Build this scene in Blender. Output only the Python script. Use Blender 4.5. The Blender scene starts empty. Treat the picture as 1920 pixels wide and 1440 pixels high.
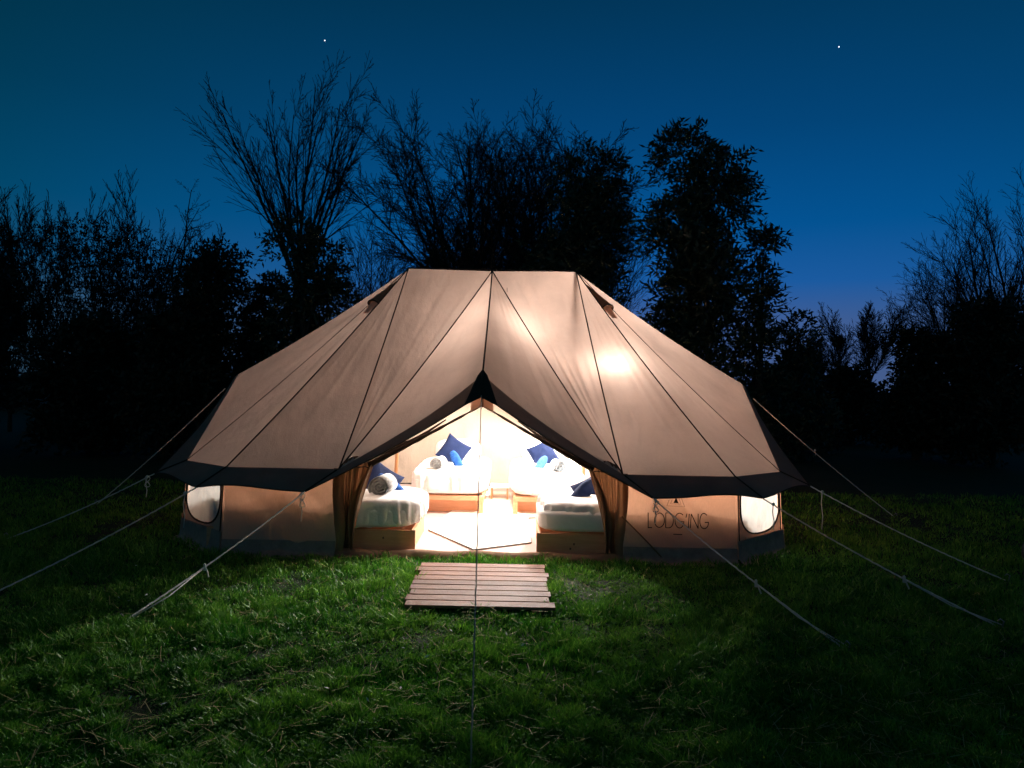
import bpy, bmesh, math, random
import numpy as np
from mathutils import Vector, noise, Matrix
sc = bpy.context.scene
col = sc.collection
F = 1277.0; H = 1.6; ROLL = math.radians(1.1)
# ---------------------------------------------------------------- camera, world, exposure
cam = bpy.data.cameras.new('camera'); camo = bpy.data.objects.new('camera', cam); col.objects.link(camo)
camo.location = (0, 0, H); camo.rotation_euler = (math.pi/2, -ROLL, 0)
cam.lens = F/1920*36; cam.sensor_width = 36; cam.clip_start = .05; cam.clip_end = 3000
sc.camera = camo
sc.view_settings.view_transform = 'Standard'; sc.view_settings.look = 'None'
sc.view_settings.gamma = 1; sc.view_settings.use_curve_mapping = False
sc.view_settings.exposure = 0.0
sc.cycles.diffuse_bounces = 6; sc.cycles.max_bounces = 8; sc.cycles.transmission_bounces = 4
W = bpy.data.worlds.new("World"); sc.world = W; W.use_nodes = True
wn = W.node_tree; wn.nodes.clear()
def N(t, ty, **k):
    n = t.nodes.new(ty)
    for a, b in k.items(): setattr(n, a, b)
    return n
out = N(wn, 'ShaderNodeOutputWorld'); bg = N(wn, 'ShaderNodeBackground'); wn.links.new(bg.outputs[0], out.inputs[0])
tc = N(wn, 'ShaderNodeTexCoord'); sep = N(wn, 'ShaderNodeSeparateXYZ'); wn.links.new(tc.outputs['Generated'], sep.inputs[0])
ramp = N(wn, 'ShaderNodeValToRGB'); wn.links.new(sep.outputs[2], ramp.inputs[0])
cr = ramp.color_ramp
cr.elements[0].position = 0.0; cr.elements[0].color = (.055, .10, .235, 1)
cr.elements[1].position = 1.0; cr.elements[1].color = (.0004, .018, .045, 1)
for p, c in ((.09, (.045, .105, .27)), (.145, (.010, .098, .32)), (.22, (.001, .082, .265)), (.34, (.0008, .056, .175)), (.5, (.0006, .035, .095))):
    e = cr.elements.new(p); e.color = (*c, 1)
# twilight glow is strongest ahead and to the right, fading sideways
dt = N(wn, 'ShaderNodeVectorMath', operation='DOT_PRODUCT'); wn.links.new(tc.outputs['Generated'], dt.inputs[0])
gd = Vector((.22, 1, .12)).normalized(); dt.inputs[1].default_value = gd
mr = N(wn, 'ShaderNodeMapRange'); wn.links.new(dt.outputs['Value'], mr.inputs[0])
mr.inputs[1].default_value = .55; mr.inputs[2].default_value = 1.0; mr.inputs[3].default_value = .38; mr.inputs[4].default_value = 1.12
mx = N(wn, 'ShaderNodeMix', data_type='RGBA', blend_type='MULTIPLY'); mx.inputs[0].default_value = 1
cmb = N(wn, 'ShaderNodeCombineColor'); 
pw = N(wn, 'ShaderNodeMath', operation='POWER'); wn.links.new(mr.outputs[0], pw.inputs[0]); pw.inputs[1].default_value = .45
wn.links.new(mr.outputs[0], cmb.inputs[0]); wn.links.new(pw.outputs[0], cmb.inputs[1]); wn.links.new(mr.outputs[0], cmb.inputs[2])
wn.links.new(ramp.outputs[0], mx.inputs[6]); wn.links.new(cmb.outputs[0], mx.inputs[7])
wn.links.new(mx.outputs[2], bg.inputs[0]); bg.inputs[1].default_value = 1.0
# faint cool sun lamp added to lift the ropes and overhang
sl = bpy.data.lights.new('fill_sun', 'SUN'); sl.energy = .03; sl.angle = math.radians(.5); sl.color = (.75, .8, 1)
so = bpy.data.objects.new('fill_sun', sl); col.objects.link(so); so.rotation_euler = (math.radians(52), 0, math.radians(-25))

# ---------------------------------------------------------------- helpers
def tag(o, label=None, cat=None, group=None, kind=None):
    if label: o['label'] = label
    if cat: o['category'] = cat
    if group: o['group'] = group
    if kind: o['kind'] = kind
    return o
def empty(name, loc, label, cat, group=None, rz=0):
    o = bpy.data.objects.new(name, None); col.objects.link(o); o.location = loc; o.rotation_euler = (0, 0, rz)
    o.empty_display_size = .1
    bpy.context.view_layer.update()
    return tag(o, label, cat, group)
def link(name, me, m, parent=None, world=True):
    o = bpy.data.objects.new(name, me); col.objects.link(o)
    if m is not None: me.materials.append(m)
    if parent is not None:
        o.parent = parent
        if world:
            M = Matrix.Identity(4); q = parent
            while q is not None: M = q.matrix_basis @ (q.matrix_parent_inverse if False else Matrix.Identity(4)) @ M; q = q.parent
            o.matrix_parent_inverse = Matrix.Identity(4)
            me.transform(M.inverted())
    return o
def mesh(name, v, f, m, parent=None, smooth=True, world=True):
    me = bpy.data.meshes.new(name); me.from_pydata([tuple(p) for p in v], [], f)
    if smooth: me.polygons.foreach_set('use_smooth', [True]*len(me.polygons))
    me.update()
    return link(name, me, m, parent, world)
def npmesh(name, V, Q, m, parent=None, attr=None, world=True, smooth=False):
    """V (n,3) array, Q (k,3 or 4) faces array; attr optional per-vertex float"""
    me = bpy.data.meshes.new(name); V = np.asarray(V, dtype=np.float32); Q = np.asarray(Q, dtype=np.int32)
    me.vertices.add(len(V)); me.vertices.foreach_set('co', V.ravel())
    k = Q.shape[1]
    me.loops.add(Q.size); me.loops.foreach_set('vertex_index', Q.ravel())
    me.polygons.add(len(Q)); me.polygons.foreach_set('loop_start', np.arange(0, Q.size, k, dtype=np.int32))
    me.polygons.foreach_set('loop_total', np.full(len(Q), k, dtype=np.int32))
    if smooth: me.polygons.foreach_set('use_smooth', np.ones(len(Q), dtype=bool))
    me.update(calc_edges=True); me.validate()
    if attr is not None:
        a = me.attributes.new('rnd', 'FLOAT', 'POINT'); a.data.foreach_set('value', np.asarray(attr, dtype=np.float32))
    return link(name, me, m, parent, world)
class MB:
    def __init__(s): s.v = []; s.f = []
    def box(s, lo, hi, M=None, bev=0):
        b = bmesh.new(); bmesh.ops.create_cube(b, size=1)
        for q in b.verts:
            q.co = Vector(((lo[i]+hi[i])/2 + q.co[i]*(hi[i]-lo[i]) for i in range(3)))
        if bev: bmesh.ops.bevel(b, geom=b.edges[:], offset=bev, segments=2, affect='EDGES', profile=.6)
        b.verts.index_update(); o = len(s.v)
        for q in b.verts: s.v.append((M @ q.co) if M else q.co.copy())
        for q in b.faces: s.f.append([o+w.index for w in q.verts])
        b.free(); return s
    def tube(s, pts, r, n=6, cap=True):
        pts = [Vector(p) for p in pts]; o = len(s.v); L = len(pts)
        rs = r if hasattr(r, '__len__') else [r]*L
        up = Vector((.013, .021, 1)) 
        d0 = (pts[-1]-pts[0]).normalized()
        if abs(d0.z) > .9: up = Vector((0.03, 1, .02))
        for i, p in enumerate(pts):
            d = (pts[min(i+1, L-1)] - pts[max(i-1, 0)]).normalized()
            a = d.cross(up).normalized(); b = d.cross(a)
            for k in range(n):
                w = 2*math.pi*k/n; s.v.append(p + (a*math.cos(w)+b*math.sin(w))*rs[i])
        for i in range(L-1):
            for k in range(n):
                k2 = (k+1) % n
                s.f.append([o+i*n+k, o+i*n+k2, o+(i+1)*n+k2, o+(i+1)*n+k])
        if cap and n > 2:
            s.f.append([o+k for k in range(n)][::-1]); s.f.append([o+(L-1)*n+k for k in range(n)])
        return s
    def build(s, name, m, parent=None, smooth=True, world=True):
        return mesh(name, s.v, s.f, m, parent, smooth, world)
def ground_pt(px, py, z=0.0):
    x = px + math.sin(ROLL)*(py-720); y = py - math.sin(ROLL)*(px-960)
    Y = F*(H-z)/(y-720); return Vector(((x-960)*Y/F, Y, z))
def at(px, py, Y):
    x = px + math.sin(ROLL)*(py-720); y = py - math.sin(ROLL)*(px-960)
    return Vector(((x-960)*Y/F, Y, H+(720-y)*Y/F))
def rnd(a, b, R=random): return a+(b-a)*R.random()

# ---------------------------------------------------------------- materials
def mat(name, c, rough=.8, c2=None, scale=8, bump=0, bscale=60, metal=0, trans=None, tcol=None, stretch=(1, 1, 1), attr=False, spec=.3, detail=6):
    m = bpy.data.materials.new(name); m.use_nodes = True; t = m.node_tree; t.nodes.clear()
    o = N(t, 'ShaderNodeOutputMaterial'); p = N(t, 'ShaderNodeBsdfPrincipled')
    p.inputs['Base Color'].default_value = (*c, 1); p.inputs['Roughness'].default_value = rough
    p.inputs['Metallic'].default_value = metal; p.inputs['Specular IOR Level'].default_value = spec
    tcn = N(t, 'ShaderNodeTexCoord'); mp = N(t, 'ShaderNodeMapping'); mp.inputs['Scale'].default_value = stretch
    t.links.new(tcn.outputs['Object'], mp.inputs[0])
    colsock = None
    if c2:
        mixn = N(t, 'ShaderNodeMix', data_type='RGBA'); mixn.inputs[6].default_value = (*c, 1); mixn.inputs[7].default_value = (*c2, 1)
        if attr:
            a = N(t, 'ShaderNodeAttribute', attribute_name='rnd'); t.links.new(a.outputs['Fac'], mixn.inputs[0])
        else:
            nz = N(t, 'ShaderNodeTexNoise'); nz.inputs['Scale'].default_value = scale; nz.inputs['Detail'].default_value = detail
            nz.inputs['Roughness'].default_value = .65
            t.links.new(mp.outputs[0], nz.inputs[0])
            r = N(t, 'ShaderNodeMapRange'); r.inputs[1].default_value = .3; r.inputs[2].default_value = .7
            t.links.new(nz.outputs[0], r.inputs[0]); t.links.new(r.outputs[0], mixn.inputs[0])
        colsock = mixn.outputs[2]; t.links.new(colsock, p.inputs['Base Color'])
    bn = None
    if bump:
        nb = N(t, 'ShaderNodeTexNoise'); nb.inputs['Scale'].default_value = bscale; nb.inputs['Detail'].default_value = 5
        t.links.new(mp.outputs[0], nb.inputs[0])
        bn = N(t, 'ShaderNodeBump'); bn.inputs['Strength'].default_value = bump; bn.inputs['Distance'].default_value = .02
        t.links.new(nb.outputs[0], bn.inputs['Height']); t.links.new(bn.outputs[0], p.inputs['Normal'])
    if trans:
        tr = N(t, 'ShaderNodeBsdfTranslucent'); tr.inputs[0].default_value = (*(tcol or c), 1)
        if bn: t.links.new(bn.outputs[0], tr.inputs['Normal'])
        if attr and colsock: t.links.new(colsock, tr.inputs[0])
        ms = N(t, 'ShaderNodeMixShader'); ms.inputs[0].default_value = trans
        t.links.new(p.outputs[0], ms.inputs[1]); t.links.new(tr.outputs[0], ms.inputs[2]); t.links.new(ms.outputs[0], o.inputs[0])
    else: t.links.new(p.outputs[0], o.inputs[0])
    return m
def canvas_mat(name, c, c2, tcol, trans):
    m = mat(name, c, .9, c2, 3.2, 0, spec=.1, trans=trans, tcol=tcol); t = m.node_tree
    p = [n for n in t.nodes if n.type == 'BSDF_PRINCIPLED'][0]; tr = [n for n in t.nodes if n.type == 'BSDF_TRANSLUCENT'][0]
    tcn = [n for n in t.nodes if n.type == 'TEX_COORD'][0]
    # woven threads, slubs and blotches modulate how much light the cloth lets through
    wv = N(t, 'ShaderNodeTexNoise'); wv.inputs['Scale'].default_value = 120; wv.inputs['Detail'].default_value = 3
    mp = N(t, 'ShaderNodeMapping'); mp.inputs['Scale'].default_value = (1, 1, .25); t.links.new(tcn.outputs['Object'], mp.inputs[0]); t.links.new(mp.outputs[0], wv.inputs[0])
    bl = N(t, 'ShaderNodeTexNoise'); bl.inputs['Scale'].default_value = 2.3; bl.inputs['Detail'].default_value = 7; t.links.new(tcn.outputs['Object'], bl.inputs[0])
    ad = N(t, 'ShaderNodeMath', operation='ADD'); t.links.new(wv.outputs[0], ad.inputs[0]); t.links.new(bl.outputs[0], ad.inputs[1])
    r = N(t, 'ShaderNodeMapRange'); r.inputs[1].default_value = .6; r.inputs[2].default_value = 1.4; r.inputs[3].default_value = .62; r.inputs[4].default_value = 1.32
    t.links.new(ad.outputs[0], r.inputs[0])
    vm = N(t, 'ShaderNodeVectorMath', operation='SCALE'); vm.inputs[0].default_value = tcol
    t.links.new(r.outputs[0], vm.inputs['Scale']); t.links.new(vm.outputs[0], tr.inputs[0])
    cz = N(t, 'ShaderNodeTexNoise'); cz.inputs['Scale'].default_value = 5; cz.inputs['Detail'].default_value = 6; cz.inputs['Distortion'].default_value = .15
    mp2 = N(t, 'ShaderNodeMapping'); mp2.inputs['Scale'].default_value = (1.6, 1, .55); t.links.new(tcn.outputs['Object'], mp2.inputs[0]); t.links.new(mp2.outputs[0], cz.inputs[0])
    b0 = N(t, 'ShaderNodeBump'); b0.inputs['Strength'].default_value = .28; b0.inputs['Distance'].default_value = .035; t.links.new(cz.outputs[0], b0.inputs['Height'])
    b = N(t, 'ShaderNodeBump'); b.inputs['Strength'].default_value = .35; b.inputs['Distance'].default_value = .004; t.links.new(b0.outputs[0], b.inputs['Normal'])
    t.links.new(wv.outputs[0], b.inputs['Height'])
    t.links.new(b.outputs[0], p.inputs['Normal']); t.links.new(b.outputs[0], tr.inputs['Normal'])
    return m
M_roof = canvas_mat('roof canvas', (.60, .50, .41), (.52, .43, .35), (.50, .345, .275), .135)
M_wall = canvas_mat('wall canvas', (.60, .49, .39), (.52, .42, .33), (.56, .29, .175), .27)
M_band = canvas_mat('shaded overhang canvas', (.26, .18, .155), (.20, .135, .115), (.3, .17, .11), .03)  # same cloth as the roof, its unlit shade put into the colour
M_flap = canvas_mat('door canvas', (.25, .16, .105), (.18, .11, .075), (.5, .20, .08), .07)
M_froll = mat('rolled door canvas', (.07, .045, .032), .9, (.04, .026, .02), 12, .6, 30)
M_seam = mat('seam webbing', (.03, .022, .018), .9, (.05, .035, .028), 30)
M_mud = mat('mud wall', (.36, .27, .22), .6, (.22, .16, .13), 9, .4, 30)
M_white = mat('white cotton', (.82, .82, .82), .9, (.78, .78, .79), 5, .35, 14)
M_win = mat('window curtain', (.75, .75, .72), .8, (.6, .6, .58), 6, .3, 12, trans=.42, tcol=(.7, .7, .66))
M_dark = mat('window binding', (.05, .035, .028), .9)
M_wood = mat('pine', (.72, .37, .21), .5, (.60, .28, .14), 5, .15, 30, stretch=(1, 8, 8))
M_woodp = mat('pine pole', (.50, .26, .12), .5, (.40, .2, .09), 5, .15, 30, stretch=(8, 8, 1))
M_knot = mat('knot', (.16, .06, .03), .6)
M_navy = mat('navy cotton', (.003, .010, .045), .9, (.005, .014, .06), 20, .2, 80)
M_blue = mat('blue plush', (.008, .05, .24), .95, (.025, .11, .36), 22, .6, 60)
M_lblue = mat('light blue plush', (.04, .14, .42), .95, (.09, .22, .5), 22, .6, 60)
M_grey = mat('striped towelling', (.70, .70, .68), .95, (.06, .06, .065), 9, .7, 90, stretch=(1, .3, 1))
M_towel = mat('pale towelling', (.6, .64, .66), .95, (.12, .2, .26), 8, .7, 90, stretch=(1, .3, 1))
M_sheet = mat('groundsheet', (.60, .46, .42), .6, (.50, .38, .35), 3, .5, 5)
M_rug = mat('rug', (.80, .74, .66), .95, (.74, .67, .58), 40, .4, 200)
M_edge = mat('rug edge', (.05, .04, .04), .9)
M_plank = mat('weathered deck board', (.38, .17, .11), .45, (.15, .065, .04), 6, .5, 40, stretch=(1, 10, 10))
def vary(m, lo, hi):
    t = m.node_tree; p = [n for n in t.nodes if n.type == 'BSDF_PRINCIPLED'][0]; src = p.inputs['Base Color'].links[0].from_socket
    oi = N(t, 'ShaderNodeObjectInfo'); mr_ = N(t, 'ShaderNodeMapRange'); mr_.inputs[3].default_value = lo; mr_.inputs[4].default_value = hi
    t.links.new(oi.outputs['Random'], mr_.inputs[0]); v = N(t, 'ShaderNodeVectorMath', operation='SCALE'); t.links.new(src, v.inputs[0]); t.links.new(mr_.outputs[0], v.inputs['Scale'])
    t.links.new(v.outputs[0], p.inputs['Base Color'])
vary(M_plank, .65, 1.15); vary(M_wood, .9, 1.1)
M_rope = mat('rope', (.92, .92, .90), .8, (.75, .75, .73), 200, .8, 300)
M_drope = mat('rope', (.55, .52, .48), .8, (.4, .38, .35), 200, .8, 300)
M_bark = mat('bark', (.045, .038, .032), .9, (.02, .017, .015), 12, .6, 25)
M_twig = mat('twig', (.03, .026, .026), .9)
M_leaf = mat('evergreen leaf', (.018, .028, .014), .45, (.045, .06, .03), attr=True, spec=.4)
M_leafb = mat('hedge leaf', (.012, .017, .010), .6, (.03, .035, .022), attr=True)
M_grass = mat('grass blade', (.018, .17, .008), .45, (.27, .52, .06), attr=True, trans=.25, spec=.35)
M_clover = mat('clover leaf', (.02, .09, .012), .85, (.07, .17, .025), attr=True, spec=.08)
M_straw = mat('dry straw', (.34, .28, .12), .8)
M_petal = mat('pale petal', (.75, .75, .68), .8)
M_soil = mat('soil and turf', (.010, .017, .006), .95, (.024, .034, .012), 5, .8, 20)
M_metal = mat('galvanised', (.35, .35, .36), .4, metal=.9)
M_pole = mat('stake plastic', (.10, .10, .10), .5)
def emit(name, c, s):
    m = bpy.data.materials.new(name); m.use_nodes = True; t = m.node_tree; t.nodes.clear()
    o = N(t, 'ShaderNodeOutputMaterial'); e = N(t, 'ShaderNodeEmission'); e.inputs[0].default_value = (*c, 1); e.inputs[1].default_value = s
    t.links.new(e.outputs[0], o.inputs[0]); return m

# ---------------------------------------------------------------- ground
def ground():
    def axis(c, near, far):
        a = list(np.arange(c-near, c+near+.01, .25)); s = .4; x = c+near
        while x < far: s *= 1.3; x += s; a.append(x)
        s = .4; x = c-near; b = []
        while x > -far: s *= 1.3; x -= s; b.append(x)
        return np.array(b[::-1]+a)
    xs = axis(0, 7, 900); ys = axis(6, 7, 900)
    V = []
    for y in ys:
        for x in xs:
            d = math.hypot(x, y-6)
            z = .03*noise.noise(Vector((x*.9, y*.9, 0)))+.012*noise.noise(Vector((x*3, y*3, 4)))
            if 2 < y < 11 and abs(x+.27) < 3.5 and y > 5.7: z = min(z, 0)-.012
            V.append((x, y, z*min(1, 1) if d < 40 else 0))
    nx = len(xs); ny = len(ys)
    i = np.arange(nx-1); j = np.arange(ny-1); I, J = np.meshgrid(i, j); b = (J*nx+I).ravel()
    Q = np.stack([b, b+1, b+nx+1, b+nx], 1)
    o = npmesh('ground', V, Q, M_soil, smooth=True); tag(o, kind='structure')
ground()

# ---------------------------------------------------------------- the tent
CX, CY = -.27, 8.4
def T(x, dy, z): return Vector((CX+x, CY+dy, z))      # tent frame: dy negative towards the camera
tent = empty('bell_tent', (CX, CY, 0), 'large tan canvas bell tent lit from inside with its front door open', 'tent')
RZ = 3.0
def key(sx, sy):
    return dict(R1=T(1.033*sx, 0, RZ), Rm=T(0, 0, RZ-.015), DA=T(0, 2.15*sy, 1.69), DC=T(1.30*sx, 2.15*sy, .79),
                C2=T(2.33*sx, 2.15*sy, .79), C3=T(2.98*sx, 1.55*sy, .77), PK=T(3.10*sx, 0, 1.66),
                DAo=T(0, 2.36*sy, 1.50), DCo=T(1.52*sx, 2.45*sy, .625), C2o=T(2.51*sx, 2.36*sy, .63), C3o=T(3.2*sx, 1.75*sy, .66), PKo=T(3.15*sx, 0, 1.625))
SAG = .045
def sagp(s): return -SAG*4*s*(1-s)
def bowDA(t, s, sx, sy): return Vector((-.025*sx, 0, -.035))*(math.sin(math.pi*t**.8))*s**2
def tri_panel(name, A, B, C, m, n=26, bulge=.03, folds=0.0, ff=9, seed=0, bow=None, focus=0.5):
    V = []; Fc = []; nm = (B-A).cross(C-A).normalized()
    if nm.z < 0: nm = -nm
    for i in range(n+1):
        s = i/n
        for j in range(n+1):
            t = j/n
            P = A + ((B*(1-t)+C*t)-A)*s
            P = P + Vector((0, 0, sagp(s)))
            if bow: P = P+bow(t, s)
            w = (4*t*(1-t))*s
            edge = min(1, (1-s)*7); P = P - nm*bulge*w*(1-s*.6)*.8*edge
            if folds:
                q = noise.noise(Vector((t*ff, s*1.6, seed*7.3)))+.5*noise.noise(Vector((t*ff*2.3, s*2.2+3, seed*3.1)))
                P = P + nm*folds*q*min(1, w*2.2)*edge
            V.append(P)
    for i in range(n):
        for j in range(n):
            a = i*(n+1)+j; Fc.append([a, a+1, a+n+2, a+n+1])
    if (Vector(V[n+2])-Vector(V[n+1])).cross(Vector(V[2*n+2])-Vector(V[n+1])).z < 0: pass
    return mesh(name, V, Fc, m, tent)
def quad_panel(name, P0, P1, Q0, Q1, m, nu=24, nv=10, bow0=None, bow1=None, folds=.01, ff=6, seed=0, hole=None, sagq=0, parent=None, dirfold=0):
    nm = (P1-P0).cross(Q0-P0).normalized(); V = []; Fc = []
    for j in range(nv+1):
        v = j/nv
        for i in range(nu+1):
            u = i/nu
            a = P0.lerp(P1, u); b = Q0.lerp(Q1, u)
            if bow0: a = a+bow0(u)
            if bow1: b = b+bow1(u)
            P = a.lerp(b, v)
            w = min(1, 6*u*(1-u))*min(1, 6*v*(1-v)+.15*(v > .9 and sagq != 0))
            q = noise.noise(Vector((u*ff+dirfold*v, v*1.5, seed*5.7)))+.5*noise.noise(Vector((u*ff*2.1+dirfold*2*v, v*3, seed*2.7+9)))
            P = P + nm*folds*q*w
            V.append(P)
    for j in range(nv):
        for i in range(nu):
            if hole and hole((i+.5)/nu, (j+.5)/nv): continue
            a = j*(nu+1)+i; Fc.append([a, a+1, a+nu+2, a+nu+1])
    return mesh(name, V, Fc, m, parent or tent)
def seam(A, B, r=.0075, sag=True, bow=None, n=14, off=Vector((0, 0, 0)), name='seam'):
    pts = []
    for i in range(n+1):
        s = i/n; P = A.lerp(B, s)
        if sag: P = P+Vector((0, 0, sagp(s)))
        if bow: P = P+bow(s)
        pts.append(P+off)
    return MB().tube(pts, r, 5).build(name, M_seam, tent)
for sy in (-1, 1):
    for sx in (-1, 1):
        k = key(sx, sy); sd = (sx+2)*3+sy
        bw = (lambda t, s, sx=sx, sy=sy: bowDA(t, s, sx, sy))
        tri_panel('roof_panel', k['Rm'], k['DA'], k['DC'], M_roof, 34, .02, .016 if sx > 0 else .006, 9, sd, bow=bw)
        tri_panel('roof_panel', k['DC'], k['R1'], k['Rm'], M_roof, 34, .03, .018 if sx > 0 else .007, 8, sd+1)
        tri_panel('roof_panel', k['R1'], k['DC'], k['C2'], M_roof, 34, .03, .012 if sx > 0 else .006, 8, sd+2)
        tri_panel('roof_panel', k['R1'], k['C2'], k['C3'], M_roof, 26, .015, .010, 5, sd+3)
        tri_panel('roof_panel', k['R1'], k['C3'], k['PK'], M_roof, 26, .04, .012, 6, sd+4)
        o_ = Vector((0, .003*sy, .006))
        seam(k['Rm'], k['DC'], off=o_); seam(k['R1'], k['DC'], off=o_); seam(k['R1'], k['C2'], off=o_); seam(k['R1'], k['C3'], .004, off=o_)
        if sx > 0: seam(k['Rm'], k['DA'], .009, off=o_)
        # overhang, drooping beyond the wall
        b0 = (lambda u, sx=sx, sy=sy: bowDA(u, 1, sx, sy)); b1 = (lambda u, sx=sx: Vector((-.02*sx, 0, -.025))*math.sin(math.pi*u))
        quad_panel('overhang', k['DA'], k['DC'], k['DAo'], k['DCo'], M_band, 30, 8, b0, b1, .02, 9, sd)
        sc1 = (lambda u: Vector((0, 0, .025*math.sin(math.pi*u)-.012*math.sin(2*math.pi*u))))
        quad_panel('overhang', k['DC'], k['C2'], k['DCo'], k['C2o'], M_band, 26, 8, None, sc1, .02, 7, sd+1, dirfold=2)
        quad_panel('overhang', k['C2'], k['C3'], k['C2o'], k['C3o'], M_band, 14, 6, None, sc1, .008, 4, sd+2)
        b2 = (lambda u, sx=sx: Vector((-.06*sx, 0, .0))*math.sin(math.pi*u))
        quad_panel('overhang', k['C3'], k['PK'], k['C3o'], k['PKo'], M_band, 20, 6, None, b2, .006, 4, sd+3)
        for a, b, bb in (('DCo', 'C2o', sc1), ('C2o', 'C3o', sc1), ('C3o', 'PKo', b2), ('DAo', 'DCo', b1)):
            seam(k[a], k[b], .006, False, bb, name='hem')
        for a in ('DC', 'C2', 'C3'): seam(k[a], k[a+'o'], .0065, False, n=3, off=Vector((0, .003*sy, .006)))
        # walls
        def base(P, ex=1.012): return Vector((CX+(P.x-CX)*ex, CY+(P.y-CY)*ex, .03))
        quad_panel('wall_panel', k['DC'], k['C2'], base(k['DC']), base(k['C2']), M_wall, 34, 20, folds=.030, ff=5, seed=sd, dirfold=-4*sx)
        def hole(u, v): 
            return (abs(u-.51)/.42)**2.6+(abs(v-.38)/.36)**2.6 < 1
        C2, C3 = k['C2'], k['C3']; b2_, b3_ = base(C2), base(C3)
        quad_panel('wall_panel', C2, C3, b2_, b3_, M_wall, 50, 40, folds=.003, ff=5, seed=sd+5, hole=hole)
        quad_panel('wall_panel', k['C3'], k['PK'], base(k['C3']), base(k['PK']), M_wall, 24, 16, folds=.02, ff=5, seed=sd+6)
        # the window of the angled wall panel
        def uv(u, v): return C2.lerp(C3, u).lerp(b2_.lerp(b3_, u), v)
        nrm = Vector((C3.y-C2.y, -(C3.x-C2.x), 0)).normalized()
        if nrm.dot(C2-Vector((CX, CY, C2.z))) < 0: nrm = -nrm
        win = mesh('window', *(lambda n: ([uv(.06+.90*i/n, .01+.78*j/n)-nrm*(.02+.012*math.sin(i*1.9)+.006*math.sin(i*.7+j*.5)) for j in range(n+1) for i in range(n+1)],
               [[j*(n+1)+i, j*(n+1)+i+1, (j+1)*(n+1)+i+1, (j+1)*(n+1)+i] for j in range(n) for i in range(n)]))(28), M_win, tent)
        loop = []
        for a in range(0, 49):
            an = 2*math.pi*a/48; ca, sa_ = math.cos(an), math.sin(an)
            loop.append(uv(.51-.425*math.copysign(abs(ca)**(2/2.6), ca), .38-.365*math.copysign(abs(sa_)**(2/2.6), sa_))+nrm*.006)
        MB().tube(loop, .008, 6).build('window_frame', M_dark, win)
        for cu in (.04, .95):
            MB().tube([uv(cu, .02+.95*q/6)+nrm*.008 for q in range(7)], .006, 5).build('seam', M_seam, tent)
        # ground skirt
        def skirt(P, Q, nn, ht=.135):
            d = Vector((Q.x-P.x, Q.y-P.y, 0)).normalized(); n2 = Vector((d.y, -d.x, 0))
            if n2.dot(P-Vector((CX, CY, P.z))) < 0: n2 = -n2
            V = []; n = nn
            for j, (z, off) in enumerate(((ht, .004), (ht*.74, .010), (.05, .018), (.012, .045), (-.01, .09))):
                for i in range(n+1):
                    q = P.lerp(Q, i/n); w = noise.noise(Vector((q.x*4, q.y*4, j)))
                    e = min(1, 8*(i/n)*(1-i/n))
                    V.append(Vector((q.x, q.y, z+.012*w*(j > 0)*1))+n2*(off+.014*w*e*(j > 1)))
            Fc = [[j*(n+1)+i, j*(n+1)+i+1, (j+1)*(n+1)+i+1, (j+1)*(n+1)+i] for j in range(4) for i in range(n)]
            mesh('skirt', V, Fc, M_mud, tent)
        skirt(base(k['DC']), base(k['C2']), 20); skirt(base(k['C2']), base(k['C3']), 14, .20); skirt(base(k['C3']), base(k['PK']), 20, .24)
        if sy > 0:
            quad_panel('wall_panel', k['DA'], k['DC'], base(k['DA']), base(k['DC']), M_wall, 24, 16, (lambda u, sx=sx, sy=sy: bowDA(u, 1, sx, sy)), None, .02, 5, sd+8)
kl = key(-1, -1); kr = key(1, -1)
seam(kl['R1'], kr['R1'], .009, False, n=4, off=Vector((0, 0, .004)), name='ridge_seam')
# ridge vents
for sx in (-1, 1):
    k = key(sx, -1)
    A = k['R1']; D = (k['C2']+k['C3'])/2 - A
    nm = (k['C2']-A).cross(k['C3']-A).normalized(); nm = nm if nm.z > 0 else -nm
    dd = D.normalized(); sd_ = dd.cross(nm).normalized(); L = D.length
    V = []; Fc = []; n = 8; m_ = 10
    for j in range(m_+1):
        s = .075+.135*j/m_; wdt = .012+.085*(j/m_)
        for i in range(n+1):
            an = math.pi*i/n
            V.append(A+dd*L*s+Vector((0, 0, sagp(s)))+sd_*wdt*math.cos(an)+nm*(wdt*.75*math.sin(an)-.006))
    Fc = [[j*(n+1)+i, j*(n+1)+i+1, (j+1)*(n+1)+i+1, (j+1)*(n+1)+i] for j in range(m_) for i in range(n)]
    vent = mesh('vent_hood', V, Fc, M_flap, tent)
    ring = [V[m_*(n+1)+i] for i in range(n+1)]
    MB().tube(ring, .008, 5).build('vent_rim', M_dark, vent)
    s0 = .215; P0 = A+dd*L*s0+Vector((0, 0, sagp(s0)))
    V = []
    for j in range(4):
        s = .205+.018*j; wdt = .08*(1-j*.12)
        for i in range(n+1):
            an = math.pi*i/n; V.append(A+dd*L*s+Vector((0, 0, sagp(s)))+sd_*wdt*math.cos(an)+nm*(wdt*.5*math.sin(an)*(1-j/3.2)-.004))
    mesh('vent_lip', V, [[j*(n+1)+i, j*(n+1)+i+1, (j+1)*(n+1)+i+1, (j+1)*(n+1)+i] for j in range(3) for i in range(n)], M_wall, tent)
# poles inside
for x0, x1 in ((-1.033, -1.16), (1.033, 1.2)):
    MB().tube([T(x0, 0, RZ-.03), T(x1, 0, .02)], .022, 10).build('tent_pole', M_woodp, tent)
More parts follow.
